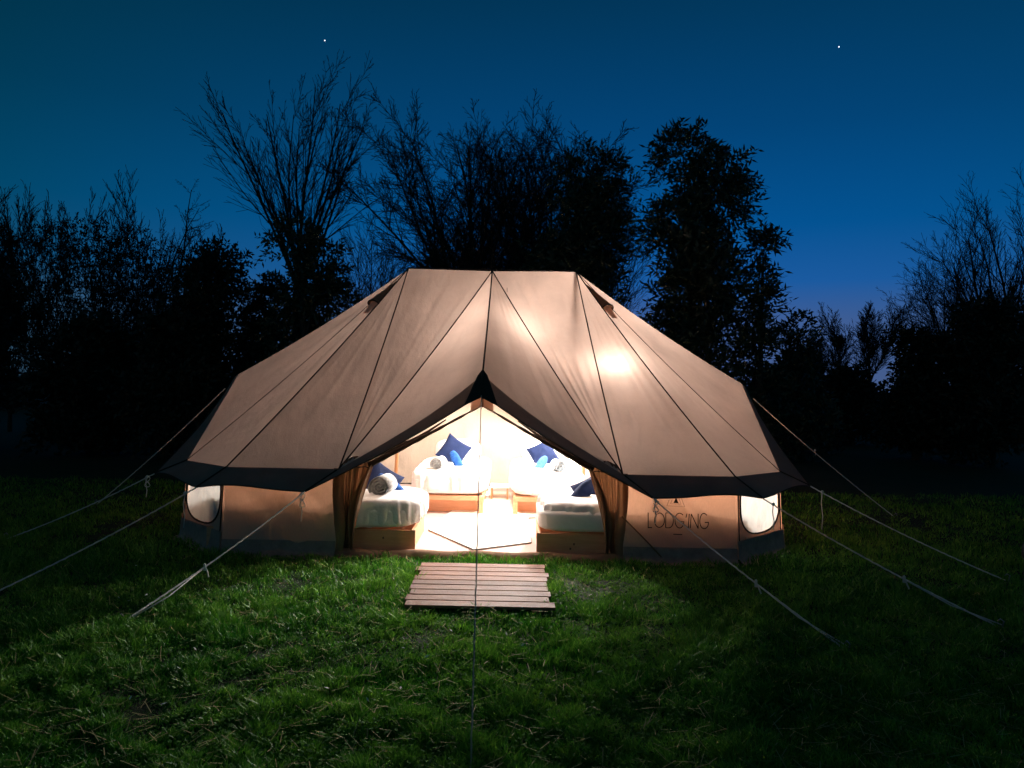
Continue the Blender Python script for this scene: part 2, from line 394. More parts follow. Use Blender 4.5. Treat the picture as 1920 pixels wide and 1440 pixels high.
# door: head roll, tied flaps, leg strips, sill
DY = -2.13
for sx in (-1, 1):
    R = random.Random(5+sx)
    apex = T(0, DY, 1.40); tie = T(1.03*sx, DY-.01, .83)
    pts = []; rs = []
    for i in range(17):
        s = i/16; P = apex.lerp(tie, s)+Vector((0, -.01, -.006*math.sin(math.pi*s)))
        pts.append(P); rs.append(.008+.020*s**1.3+.003*math.sin(i*2.3))
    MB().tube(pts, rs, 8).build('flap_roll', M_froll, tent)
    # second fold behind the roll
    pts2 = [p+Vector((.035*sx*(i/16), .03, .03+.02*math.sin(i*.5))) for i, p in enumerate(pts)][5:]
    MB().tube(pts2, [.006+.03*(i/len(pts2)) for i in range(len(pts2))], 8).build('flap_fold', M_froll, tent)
    # hanging, pleated door flap gathered by a tie
    nu, nv = 44, 22; V = []
    for j in range(nv+1):
        v = j/nv; z = .85*(1-v)+.03*v
        xi = 1.00+.24*v**1.2+.02*math.sin(v*5); xo = 1.27
        if v < .06: pass
        for i in range(nu+1):
            u = i/nu; am = .028*(1-.5*v)*math.sin(math.pi*min(1, u*1.1+.05))
            x = xi*(1-u)+xo*u
            y = am*math.sin(u*21+2*v+sx)+.012*math.sin(u*47+v*3)
            zt = z + (.06*math.sin(math.pi*u)*(1-v))
            V.append(T(x*sx, DY+.02+y, zt))
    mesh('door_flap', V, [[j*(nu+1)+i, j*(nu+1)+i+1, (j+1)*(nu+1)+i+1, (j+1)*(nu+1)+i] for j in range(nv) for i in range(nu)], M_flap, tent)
    # narrow inner hanging hem swinging towards the tent leg
    V = []; nu, nv = 16, 20
    for j in range(nv+1):
        v = j/nv
        for i in range(nu+1):
            u = i/nu; c = 1.0+.10*math.sin(v*2.4)+.10*v; w = .035+.05*math.sin(math.pi*min(1, v*1.1))
            V.append(T((c+(u-.5)*w)*sx, DY-.03+.03*math.sin(u*9+v*4), .84*(1-v)+.06*v))
    mesh('flap_hem', V, [[j*(nu+1)+i, j*(nu+1)+i+1, (j+1)*(nu+1)+i+1, (j+1)*(nu+1)+i] for j in range(nv) for i in range(nu)], M_flap, tent)
    MB().tube([tie+Vector((.0, -.035, -.02)), tie+Vector((.03*sx, -.045, -.01)), T(1.2*sx, DY-.05, .80), T(1.30*sx, DY-.03, .79)], .006, 6).build('flap_tie', M_seam, tent)
    # leg strip over the door pole
    V = []; nu, nv = 6, 16
    for j in range(nv+1):
        v = j/nv
        for i in range(nu+1):
            u = i/nu; V.append(T((1.245+.10*u+.012*math.sin(v*7))*sx, DY-.035-.02*math.sin(math.pi*u)+.008*math.sin(v*9), .80*(1-v)+.01*v))
    mesh('leg_strip', V, [[j*(nu+1)+i, j*(nu+1)+i+1, (j+1)*(nu+1)+i+1, (j+1)*(nu+1)+i] for j in range(nv) for i in range(nu)], M_flap, tent)
    # lit reinforcement patch under the peak
    P = [T(.005*sx, DY-.03, 1.53), T(.10*sx, DY-.03, 1.475), T(.105*sx, DY-.03, 1.335), T(.005*sx, DY-.03, 1.395)]
    P += [p+Vector((0, .006, 0)) for p in P]
    mesh('peak_patch', P, [[0, 1, 2, 3], [7, 6, 5, 4], [0, 4, 5, 1], [1, 5, 6, 2], [2, 6, 7, 3], [3, 7, 4, 0]], M_wall, tent, False)
MB().tube([T(0, DY-.04, 1.55), T(0, DY-.04, 1.38)], .012, 8).build('peak_pole', M_flap, tent)
pc = [T(0, -2.13, 1.735), T(-.045, -2.17, 1.675), T(.045, -2.17, 1.675), T(-.15, -2.385, 1.40), T(.15, -2.385, 1.40), T(0, -2.395, 1.475), T(-.09, -2.28, 1.56), T(.09, -2.28, 1.56), T(0, -2.29, 1.60)]
mesh('peak_cap', pc, [[0, 1, 2], [1, 6, 8], [2, 8, 7], [1, 8, 2], [6, 3, 5, 8], [8, 5, 4, 7]], M_dark, tent)
MB().tube([at(1166, 968, CY-2.20), at(1200, 1002, CY-2.205), at(1240, 1044, CY-2.21)], .006, 4).build('strap_shadow', M_flap, tent)  # thin brown strip laid on the wall as a strap's painted shadow
MB().tube([T(0, -2.12, 1.70), T(0, -2.2, 1.69), T(0, -2.36, 1.50)], .012, 6).build('peak_hem', M_dark, tent)
# sill
V = []; n = 40
for i in range(n+1):
    x = -1.32+2.64*i/n; w = .006*math.sin(i*.7)+.006*noise.noise(Vector((x*3, 0, 1)))
    for y, z in ((DY-.09, -.01), (DY-.06, .035+w), (DY-.02, .055+w), (DY+.02, .05+w), (DY+.05, .015)):
        V.append(T(x, y, z))
mesh('door_sill', V, [[i*5+j, i*5+j+1, (i+1)*5+j+1, (i+1)*5+j] for i in range(n) for j in range(4)], M_flap, tent)
# groundsheet inside
fp = [(-1.3, -2.12), (-2.31, -2.12), (-2.95, -1.53), (-3.06, 0), (-2.95, 1.53), (-2.31, 2.12), (2.31, 2.12), (2.95, 1.53), (3.06, 0), (2.95, -1.53), (2.31, -2.12), (1.3, -2.12)]
gs = MB(); 
top = [T(x, y, .02) for x, y in fp]; bot = [T(x, y, .008) for x, y in fp]
nfp = len(fp)
mesh('groundsheet', top+bot, [list(range(nfp))[::-1], list(range(nfp, 2*nfp))]+[[i, (i+1) % nfp, (i+1) % nfp+nfp, i+nfp] for i in range(nfp)], M_sheet, tent, False)

# the writing on the wall
M_ink = mat('printed ink', (.035, .018, .012), .9)
def ribbon(mb, pts, w, yy, close=False):
    pts = [Vector((p[0], 0, p[1])) for p in pts]; L = len(pts); V = []
    for i, p in enumerate(pts):
        a = pts[(i-1) % L] if (close or i > 0) else p; b = pts[(i+1) % L] if (close or i < L-1) else p
        d = (b-a).normalized(); q = Vector((-d.z, 0, d.x))*w/2
        V += [p+q, p-q]
    o = len(mb.v); mb.v += [Vector((v.x, yy, v.z)) for v in V]
    for i in range(L if close else L-1):
        j = (i+1) % L; mb.f.append([o+2*i, o+2*i+1, o+2*j+1, o+2*j])
def arc(cx, cz, rx, rz, a0, a1, n=22): return [(cx+rx*math.cos(math.radians(a0+(a1-a0)*i/n)), cz+rz*math.sin(math.radians(a0+(a1-a0)*i/n))) for i in range(n+1)]
def letter(ch, x, z, w, h):
    cx = x+w/2
    if ch == 'L': return [[(x, z+h), (x, z)], [(x-.004, z), (x+w*.8, z)]]
    if ch == 'O': return [arc(cx, z+h/2, w/2, h/2, 0, 360)]
    if ch == 'D': return [[(x, z), (x, z+h)], [(x, z+h)]+arc(x+w*.35, z+h/2, w*.62, h/2, 90, -90)+[(x, z)]]
    if ch == 'G': return [arc(cx, z+h/2, w/2, h/2, 48, 350)+[(x+w, z+h*.42), (x+w*.55, z+h*.42)]]
    if ch == "'": return [[(cx, z+h), (cx-.006, z+h*.72)]]
    if ch == 'I': return [[(x, z), (x, z+h)]]
    if ch == 'N': return [[(x, z), (x, z+h)], [(x, z+h), (x+w, z)], [(x+w, z), (x+w, z+h)]]
YW = CY-2.20
pa = at(1216, 990, YW); pb = at(1330, 993, YW); hh = .135; w_ = .0085
chars = [('L', .055), ('O', .105), ('D', .085), ('G', .10), ("'", .015), ('I', .005), ('N', .08), ('G', .10)]
tot = sum(c[1] for c in chars)+.016*7; sx_ = (pb.x-pa.x)/tot; x = pa.x
tx = MB()
for ch, w in chars:
    for st in letter(ch, x, pa.z, w*sx_, hh): ribbon(tx, st, w_, 0)
    x += (w+.016)*sx_
lt = tx.build('wall_lettering', M_ink, None, False, False)
em = MB(); e0 = at(1268, 950, YW)
def tri(cx, z, w, h): return [(cx-w/2, z), (cx+w/2, z), (cx, z+h)]
ribbon(em, tri(e0.x, e0.z, .155, .21), .005, 0, True)
ribbon(em, tri(e0.x, e0.z+.022, .09, .125), .004, 0, True)
em.v += [Vector((e0.x-.022, 0, e0.z+.03)), Vector((e0.x+.022, 0, e0.z+.03)), Vector((e0.x, 0, e0.z+.085))]; em.f.append([len(em.v)-3, len(em.v)-2, len(em.v)-1])
d0 = at(1272, 1003, YW); ribbon(em, [(d0.x-.04, d0.z), (d0.x+.04, d0.z)], .008, 0)
eo = em.build('wall_emblem', M_ink, None, False, False)

# follow the cloth: drop the print onto the wall surface
wp = None
bpy.context.view_layer.update()
from mathutils.bvhtree import BVHTree
cands = [o for o in col.objects if o.name.startswith('wall_panel')]
def onwall(o):
    for v in o.data.vertices:
        best = None
        for c, bv in trees_:
            hit = bv.ray_cast(Vector((v.co.x, CY-3, v.co.z)), Vector((0, 1, 0)))
            if hit[0] is not None and (best is None or hit[0].y < best): best = hit[0].y
        v.co.y = (best if best is not None else YW)-.016
trees_ = []
for c in cands:
    bm = bmesh.new(); bm.from_mesh(c.data); bm.transform(c.parent.matrix_basis); trees_.append((c, BVHTree.FromBMesh(bm))); bm.free()
for o in (lt, eo):
    onwall(o); o.data.transform(tent.matrix_basis.inverted()); o.parent = tent
    o.data.update()

# ---------------------------------------------------------------- duckboard
deck = empty('duckboard', (-.215, 5.3, 0), 'small slatted wooden duckboard lying on the grass before the tent door', 'doormat')
dk_l0, dk_r0 = at(797, 1058, 5.86), at(1025, 1058, 5.86); dk_l1, dk_r1 = at(766, 1136, 4.74), at(1043, 1141, 4.74)
nb = 9; y0, y1 = 5.86, 4.72; pitch = (y0-y1)/nb
for i in range(nb):
    R = random.Random(i); ya = y0-pitch*i-.004; yb = y0-pitch*(i+1)+.014
    xl = -.755+.012*R.uniform(-1, 1)+.035*i/nb; xr = .30+.012*R.uniform(-1, 1)+.012*i/nb
    b = MB().box((xl, yb, .030), (xr, ya, .052), Matrix.Rotation(R.uniform(-.003, .003), 4, 'Z'), .003)
    b.build('plank', M_plank, deck, False)
for xx in (-.65, -.22, .2):
    MB().box((xx-.03, y1+.02, -.02), (xx+.03, y0-.02, .029)).build('bearer', M_plank, deck, False)

# ---------------------------------------------------------------- soft things
def puffy(c, half, n=4.5, seed=0, amp=.012, wr=9, sub=26, Mx=None, droop=0, bot=0, gather=1):
    b = bmesh.new(); bmesh.ops.create_cube(b, size=2); bmesh.ops.subdivide_edges(b, edges=b.edges[:], cuts=sub, use_grid_fill=True)
    V = []
    for v in b.verts:
        p = v.co; k = (abs(p.x)**n+abs(p.y)**n+abs(p.z)**n)**(1/n); q = p/k
        q = Vector((q.x*half[0], q.y*half[1], q.z*half[2]))
        side = 1-min(1, max(0, p.z/k))**2
        w = gather*noise.noise(Vector((q.x*wr, q.y*wr, q.z*2+seed)))*side+.6*noise.noise(Vector((q.x*2.2, q.y*2.2, seed+5)))*.8
        w += .35*noise.noise(Vector((q.x*wr*2.2, q.y*wr*2.2, q.z*3+seed)))*side
        q = q + q.normalized()*w*amp*2
        if bot: 
            if q.z < 0: q.z *= bot; 
            if p.z < .2: q.z += droop*noise.noise(Vector((q.x*3.3+seed, q.y*3.3, 0)))
        v.co = q
    b.verts.index_update()
    V = [(Mx @ v.co if Mx else v.co)+Vector(c) for v in b.verts]; Fc = [[w.index for w in f.verts] for f in b.faces]; b.free()
    return V, Fc
def cushion(name, c, size, thick, rot, m, parent=None):
    n = 18; V = []; Fc = []
    E = rot.to_matrix() if hasattr(rot, 'to_matrix') else rot
    for sgn in (1, -1):
        for i in range(n+1):
            for j in range(n+1):
                u = -1+2*i/n; v = -1+2*j/n
                pin = 1-.10*(1-u*u)*abs(v)**3-.0; pin2 = 1-.10*(1-v*v)*abs(u)**3
                t = thick/2*((1-u**2)*(1-v**2))**.42*(1+.15*noise.noise(Vector((u*2, v*2, sgn))))
                V.append(E @ Vector((u*size/2*pin2, sgn*t, v*size/2*pin))+Vector(c))
        o = 0 if sgn == 1 else (n+1)**2
        for i in range(n):
            for j in range(n):
                a = o+i*(n+1)+j; q = [a, a+1, a+n+2, a+n+1]; Fc.append(q if sgn == -1 else q[::-1])
    return mesh(name, V, Fc, m, parent)
from mathutils import Euler
def eul(x, y, z): return Euler((math.radians(x), math.radians(y), math.radians(z)))
def roll_spiral(name, c, r, length, ang, m, m2, label, group):
    """towel rolled up, its spiral end towards the camera"""
    root = empty(name, c, label, 'towel', group, math.radians(ang))
    turns = 3.6; n = 90; V = []; Fc = []; th = .011
    for i in range(n+1):
        a = 2*math.pi*turns*i/n; rr = .012+(r-.012)*i/n
        wob = 1+.05*math.sin(a*3.1+1)
        for dr in (0, -th*.75):
            x = (rr*wob+dr)*math.cos(a); z = (rr*wob+dr)*math.sin(a)*.92
            for y in (-length/2+.006*math.sin(a*2), length/2): V.append(Vector((x, y, z+r*.92)))
    for i in range(n):
        a = 4*i; b = 4*(i+1)
        Fc += [[a, a+1, b+1, b], [a+2, b+2, b+3, a+3], [a, b, b+2, a+2], [a+1, a+3, b+3, b+1]]
    mesh('towel_roll', V, Fc, m, root, True, False)
    return root
def capsule(name, c, r, L, rot, m, label, cat, group=None, seed=1):
    V, Fc = puffy((0, 0, 0), (L/2, r, r), 2.6, seed, .010, 14, 18)
    E = rot.to_matrix()
    V = [E @ v for v in V]
    o = mesh(name, V, Fc, m, None, True, False); o.location = c; tag(o, label, cat, group); return o

# ---------------------------------------------------------------- beds
def bed(name, x0, x1, y0, y1, label, head, facing):
    """box bed; visible face at y0 (towards camera)"""
    r = empty(name, ((x0+x1)/2, (y0+y1)/2, .02), label, 'bed', 'low pine beds with white duvets inside the tent')
    bt = .215 if facing == 'side' else .24
    t = .022
    if facing == 'side':
        MB().box((x0, y0, .022), (x1, y0+t, bt), None, .003).build('side_board', M_wood, r, False)
        MB().box((x0, y1-t, .022), (x1, y1, bt), None, .003).build('side_board', M_wood, r, False)
        for xe in (x0, x1):
            s = 1 if xe == x0 else -1
            MB().box((min(xe, xe+s*t)-.002, y0+t+.001, .022), (max(xe, xe+s*t), y1-t-.001, bt-.012), None, .003).build('end_board', M_wood, r, False)
            MB().box((xe-.024, y0-.004, .021), (xe+.024, y0-.001+.03, bt+.002) if False else (xe+.024, y0-.0015, bt+.004), None, .002).build('corner_post', M_wood, r, False)
        R = random.Random(int(x0*100))
        for i in range(5):
            kx = R.uniform(x0+.1, x1-.1); kz = R.uniform(.06, .19); k = [Vector((kx+.009*math.cos(a), y0-.0012, kz+.012*math.sin(a))) for a in [math.pi*2*q/8 for q in range(8)]]
            mesh('knot', k, [list(range(8))], M_knot, r, False)
    else:
        MB().box((x0, y0, .185), (x1, y0+.03, bt), None, .003).build('end_rail', M_wood, r, False)
        MB().box((x0+.05, y0+.16, .022), (x1-.05, y0+.18, .184), None, .002).build('inner_board', M_wood, r, False)
        for xe in (x0, x1-.055):
            MB().box((xe, y0-.003, .021), (xe+.055, y0+.045, .184), None, .003).build('leg', M_wood, r, False)
            MB().box((xe, y1-.045, .021), (xe+.055, y1, .184), None, .003).build('leg', M_wood, r, False)
        for xe in (x0+.004, x1-.029): MB().box((xe, y0+.031, .10), (xe+.025, y1-.046, bt-.002), None, .003).build('side_board', M_wood, r, False)
        for q in range(8):
            yy = y0+.1+q*(y1-y0-.2)/7; MB().box((x0+.03, yy, bt-.03), (x1-.03, yy+.06, bt-.004)).build('slat', M_wood, r, False)
    cx, cy = (x0+x1)/2, (y0+y1)/2
    V, Fc = puffy((cx, cy, bt+.11), ((x1-x0)/2+.01, (y1-y0)/2+.015, .105), 7, int(x0*10), .004, 3, 14); mesh('mattress', V, Fc, M_white, r)
    V, Fc = puffy((cx, cy, bt+.155), ((x1-x0)/2+(.035 if x0 < -1 or facing == 'end' else -.03), (y1-y0)/2+(.02 if x0 < -1 or facing == 'end' else -.01), .145), 6, int(x0*10)+3, .013, 17, 52, bot=1.02, droop=.03, gather=2.2)
    mesh('duvet', V, Fc, M_white, r)
    return r, bt+.30
XL = -.90; XR = .28
bfl, zt = bed('bed', XL-1.9, XL, 6.36, 7.22, 'front left pine box bed with white duvet just inside the tent door', -1, 'side')
bfr, zt = bed('bed', XR, XR+1.9, 6.34, 7.20, 'front right pine box bed with white duvet and pleated side just inside the door', 1, 'side')
bbl, zb = bed('bed', -1.19, -.32, 8.2, 10.1, 'back left pine bed with white duvet under the navy cushion and grey towel', -1, 'end')
bbr, zb = bed('bed', .04, .92, 8.2, 10.1, 'back right pine bed with white duvet under the pale blue roll', 1, 'end')
# pillows
for i, (c, h, lb, rz) in enumerate((((-.76, 9.78, zb+.10), (.33, .17, .16), 'white pillow at the head of the back left bed', 0), ((.48, 9.78, zb+.10), (.33, .17, .16), 'white pillow at the head of the back right bed', 0),
                      ((-1.72, 6.8, zt+.08), (.16, .33, .13), 'white pillow at the head of the front left bed', 0), ((1.40, 6.8, zt+.08), (.16, .33, .13), 'white pillow at the head of the front right bed', 0))):
    V, Fc = puffy((0, 0, 0), h, 2.8, i+20, .012, 7, 18); o = mesh('pillow', V, Fc, M_white, None); o.location = c; tag(o, lb, 'pillow', 'white pillows on the beds')
# cushions, rolls, towels
def top(name, fn, label, cat, group): o = fn(); return tag(o, label, cat, group)
gC = 'navy cushions on the beds'
p = at(851, 846, 9.2); o = cushion('cushion', (0, 0, 0), .37, .12, eul(-22, 32, 0), M_navy); o.location = p; tag(o, 'square navy cushion propped up on the back left bed', 'cushion', gC)
p = at(1018, 852, 9.2); o = cushion('cushion', (0, 0, 0), .35, .12, eul(-22, -28, 0), M_navy); o.location = p; tag(o, 'square navy cushion half hidden behind the pale blue roll, back right bed', 'cushion', gC)
p = at(716, 905, 7.0); o = cushion('cushion', (0, 0, 0), .38, .12, eul(-25, 34, 20), M_navy); o.location = p; tag(o, 'navy cushion behind the grey towel on the front left bed', 'cushion', gC)
p = at(1108, 925, 6.85); o = cushion('cushion', (0, 0, 0), .34, .12, eul(-20, -30, -15), M_navy); o.location = p; tag(o, 'navy cushion behind the door flap on the front right bed', 'cushion', gC)
gB = 'rolled blue blankets on the beds'
capsule('rolled_blanket', at(858, 867, 8.75), .055, .33, eul(0, 62, 0), M_blue, 'bright blue rolled blanket leaning on the navy cushion, back left bed', 'blanket', gB, 3)
capsule('rolled_blanket', at(1012, 876, 8.7), .06, .32, eul(0, -62, 0), M_lblue, 'pale blue rolled blanket leaning on the cushion of the back right bed', 'blanket', gB, 7)
capsule('rolled_blanket', at(737, 912, 6.9), .055, .36, eul(0, 38, 0), M_blue, 'deep blue rolled blanket behind the large grey towel, front left bed', 'blanket', gB, 11)
capsule('rolled_blanket', at(1091, 925, 6.7), .07, .34, eul(0, -50, 0), M_navy, 'dark blue rolled blanket on the front right bed by the flap', 'blanket', gB, 17)
gT = 'rolled towels on the beds'
def troll(px, py, Y, r, L, ang, m, lb, zz):
    q = at(px, py, Y); return roll_spiral('rolled_towel', (q.x, q.y, zz), r, L, ang, m, None, lb, gT)
troll(823, 875, 8.45, .085, .24, -12, M_grey, 'small grey and white rolled towel on the back left bed', zb-.012)
troll(1046, 884, 8.45, .080, .22, 12, M_towel, 'pale blue and white rolled towel on the back right bed', zb-.012)
troll(719, 925, 6.66, .112, .28, -8, M_grey, 'large grey and white rolled towel on the front left bed', zt-.03)
# rug on the floor
rp = [(-.33, 6.42), (.22, 6.75), (.22, 8.0), (.5, 8.1), (.3, 9.9), (-.5, 9.9), (-.75, 8.05), (-.86, 7.25)]
rv = [Vector((x, y, .036)) for x, y in rp]; rb = [Vector((x, y, .022)) for x, y in rp]; n = len(rp)
rug = mesh('rug', rv+rb, [list(range(n)), list(range(n, 2*n))[::-1]]+[[i, i+n, (i+1) % n+n, (i+1) % n] for i in range(n)], M_rug, None, False)
tag(rug, 'cream floor rug spread between the four beds', 'rug')
MB().tube([v+Vector((0, 0, -.004)) for v in rv+[rv[0]]], .005, 5).build('rug_edge', M_edge, rug)
# low bedside table
tb = empty('bedside_table', (-.14, 9.35, .04), 'low white bedside table between the two back beds', 'table')
MB().box((-.27, 9.2, .19), (-.01, 9.5, .212), None, .004).build('table_top', M_white, tb, False)
for a in (-.26, -.045):
    for b in (9.21, 9.465): MB().box((a, b, .037), (a+.025, b+.025, .189)).build('leg', M_woodp, tb, False)
# lamps
M_bulb = emit('bulb glow', (1, .86, .68), 60)
def lamp(c, top, power, label):
    r = empty('pendant_lamp', c, label, 'lamp', 'bulbs hanging inside the tent')
    V, Fc = puffy(c, (.028, .028, .036), 2, 1, 0, 1, 6); b = mesh('bulb', V, Fc, M_bulb, r)
    MB().tube([c+Vector((0, 0, .034)), c+Vector((0, 0, .075))], [.02, .016], 10).build('socket', M_dark, r)
    MB().tube([c+Vector((0, 0, .075)), c.lerp(top, .5)+Vector((.004, 0, .03)), top], .003, 5).build('cord', M_dark, r)
    l = bpy.data.lights.new('bulb_light', 'POINT'); l.energy = power; l.shadow_soft_size = .075; l.color = (1, .96, .92)
    lo = bpy.data.objects.new('bulb_light', l); col.objects.link(lo); lo.parent = r; lo.location = (0, 0, -.055)
lamp(Vector((1.10, 7.50, 1.74)), Vector((1.10, 7.50, 1.97)), 115, 'bare bulb close under the right roof panel of the tent')
lamp(Vector((-.08, 7.95, 1.88)), Vector((-.08, 8.15, 2.75)), 250, 'bare bulb hanging below the middle of the tent ridge')
lamp(Vector((.95, 9.25, 1.98)), Vector((.95, 9.2, 2.12)), 760, 'unseen fill bulb added at the back of the tent above the back right bed')  # unseen fill lamp, added to brighten roof, interior and grass

# ---------------------------------------------------------------- guy ropes
def rope(name, A, B, label, loops=None, sag=.02, split=None, m=M_rope, r=.0055):
    root = empty(name, A, label, 'rope', 'guy ropes staking the tent')
    n = 60; pts = []
    for i in range(n+1):
        s = i/n; pts.append(A.lerp(B, s)+Vector((.0015*math.sin(i*2.1), 0, -sag*4*s*(1-s)+.0015*math.sin(i*3.7))))
    MB().tube(pts, [r*(1+.18*(i % 2)) for i in range(n+1)], 6).build('cord', m, root)
    if split:
        q = A.lerp(B, split); e = B+Vector((.03, .01, .01))
        MB().tube([q, q+Vector((0, 0, -.03)), q.lerp(e, .5)+Vector((.0, 0, -.045)), e], r*.8, 6).build('cord', m, root)
        sp = MB().box((q.x-.008, q.y-.008, q.z-.055), (q.x+.008, q.y+.008, q.z-.005), None, .002); sp.build('runner', M_rope, root)
        MB().tube([q+Vector((0, 0, -.02)), q+Vector((.02, 0, -.06)), q+Vector((.035, -.01, -.10))], r*1.1, 5).build('tail', M_rope, root)
    # knot + hanging loop and tail near the eave
    if loops:
        q = A.lerp(B, loops[0]); V, Fc = puffy(q, (.014, .014, .016), 2, 1, .003, 60, 5); mesh('knot', V, Fc, m, root)
        L = loops[1]
        if loops[2]:
            MB().tube([q]+[q+Vector((.022*math.sin(a*2)*(1 if a < math.pi else 1)*1.2, 0, -.5*L*(1-math.cos(a))/2)) for a in [math.pi*2*i/16 for i in range(1, 17)]], r*.8, 5).build('loop', m, root)
        MB().tube([q, q+Vector((-.012, -.01, -L*.3)), q+Vector((.004, -.012, -L*.65)), q+Vector((-.003, -.012, -L))], r*.8, 5).build('tail', m, root)
    return root
def peg(P, d, label):
    r = MB(); a = P+Vector((0, 0, -.12)); b = P+Vector((d.x*.03, d.y*.03, .045))
    r.tube([a, b, b+Vector((d.x*-.02, d.y*-.02, .012)), b+Vector((d.x*-.035, d.y*-.035, -.008))], .005, 6)
    o = r.build('tent_peg', M_metal, None); tag(o, label, 'peg', 'tent pegs of the guy ropes')
gp = ground_pt
ropes = [
 (kl['DCo'], gp(230, 1166), 'left guy rope from the door corner down to the lit grass', (.02, .24, True), .62, 'peg at the edge of the lit grass on the left'),
 (kl['C2o'], Vector((-3.72, 4.6, 0)), 'left guy rope crossing the window corner and leaving the frame', (.06, .30, False), None, 'peg of the window corner rope on the left'),
 (kl['C3o'], gp(14, 1010), 'left guy rope from the outermost eave tip with a white looped tail', (.05, .20, True), None, 'peg of the eave tip rope on the left'),
 (kl['C3o'].lerp(kl['PKo'], .85), Vector((-5.15, 8.5, 0)), 'steep guy rope behind the left end of the tent', None, None, 'peg behind the left end of the tent'),
 (kr['DCo'], gp(1585, 1218), 'right guy rope crossing the lettered wall panel', (.02, .20, True), .62, 'peg of the rope that crosses the lettering'),
 (kr['C2o'], gp(1872, 1175), 'right guy rope from the eave above the right window', (.06, .22, False), .66, 'peg of the right window rope'),
 (kr['C3o'], gp(1885, 1088), 'right guy rope from the outermost eave tip with a long hanging tail', (.07, .36, False), None, 'peg of the eave tip rope on the right'),
 (kr['C3o'].lerp(kr['PKo'], .85), gp(1678, 970), 'steep guy rope at the right end of the tent', (.42, .06, False), None, 'peg behind the right end of the tent'),
]
for A, B, lb, lp, sp, pl in ropes:
    rope('guy_rope', A, B, lb, lp, .03, sp); d = (B-A); d.z = 0; d.normalize(); peg(B, d, pl)
cB = Vector((-.135, 2.70, 0))
rope('guy_rope', T(0, -2.36, 1.50), cB, 'middle guy rope running from the door peak towards the viewer', None, .03, None, M_drope, .0036); peg(cB, Vector((0, -1, 0)), 'peg of the middle guy rope nearest the viewer')

# garden stake at the right edge
q = gp(1922, 1225); st = empty('garden_stake', q, 'thin dark stake light standing at the right edge of the lawn', 'stake light')
MB().tube([q+Vector((0, 0, -.05)), q+Vector((-.01, 0, .60))], .008, 8).build('stem', M_pole, st)
MB().tube([q+Vector((-.01, 0, .58)), q+Vector((-.01, 0, .60)), q+Vector((-.011, 0, .66)), q+Vector((-.011, 0, .69))], [.012, .02, .018, .006], 10).build('head', M_pole, st)

# ---------------------------------------------------------------- stars and the far lamp
M_star = emit('star', (.85, .9, 1), 2.5)
for i, (px, py, r) in enumerate(((609, 76, .75), (1573, 88, .75))):
    c = at(px, py, 900); V, Fc = puffy((0, 0, 0), (r, r, r), 2, 1, 0, 1, 3); o = mesh('star', V, Fc, M_star, None); o.location = c
    tag(o, ['bright white star high above the tall bare tree on the left', 'bright white star high in the sky on the right'][i], 'star', 'stars in the night sky')
M_far = emit('sodium lamp', (1, .45, .12), 9)
c = at(1465, 731, 48); fl = empty('distant_lamp', (c.x, c.y, 0), 'tiny orange lamp glowing far behind the tent on the right', 'lamp')
V, Fc = puffy(c, (.16, .1, .09), 3, 1, 0, 1, 3); mesh('lamp_head', V, Fc, M_far, fl)
MB().tube([Vector((c.x, c.y+.12, 0)), c+Vector((0, .12, .1))], .05, 6).build('post', M_pole, fl)

# ---------------------------------------------------------------- bare trees
class Fast:
    def __init__(s): s.V = []; s.Q = []; s.n = 0
    def seg(s, p, q, r0, r1, k):
        d = q-p; L = d.length
        if L < 1e-6: return
        d /= L; a = d.cross(Vector((.31, .22, .1)) if abs(d.z) > .8 else Vector((0, 0, 1))).normalized(); b = d.cross(a)
        o = s.n
        for (c, r) in ((p, r0), (q, r1)):
            for i in range(k):
                w = 2*math.pi*i/k; s.V.append(c+(a*math.cos(w)+b*math.sin(w))*r)
        for i in range(k): s.Q.append((o+i, o+(i+1) % k, o+k+(i+1) % k, o+k+i))
        s.n += 2*k
def grow(fs, R, p, d, L, r, lev, maxl, cfg, tips=None):
    n = max(3, int(cfg['seg'][min(lev, len(cfg['seg'])-1)])); sl = L/n; r0 = r
    for i in range(n):
        s = (i+1)/n
        g = cfg['up'] if lev < maxl else cfg['up']*cfg.get('tipup', 1)
        d = (d+Vector((R.gauss(0, 1), R.gauss(0, 1), R.gauss(0, .6)))*cfg['wob']+Vector((0, 0, g))).normalized()
        q = p+d*sl; r1 = max(cfg['rmin'], r*(1-s*.75))
        fs[0 if lev <= 1 else 1].seg(p, q, r0, r1, 6 if lev == 0 else (5 if lev == 1 else 3))
        if lev < maxl and s > cfg['start'][min(lev, len(cfg['start'])-1)]:
            for _ in range(cfg['kids'][lev]):
                if R.random() < .12: continue
                ax = Vector((R.gauss(0, 1), R.gauss(0, 1), R.gauss(0, .5))); ax = (ax-d*ax.dot(d)).normalized()
                an = cfg['ang']*R.uniform(.6, 1.3)
                nd = (d*math.cos(an)+ax*math.sin(an)).normalized()
                nl = L*cfg['len']*R.uniform(.6, 1.15)*(1-.45*s)
                grow(fs, R, p.lerp(q, R.random()), nd, nl, max(cfg['rmin'], r1*.6), lev+1, maxl, cfg, tips)
        if tips is not None and lev >= 1: tips.append((q, d))
        p = q; r0 = r1
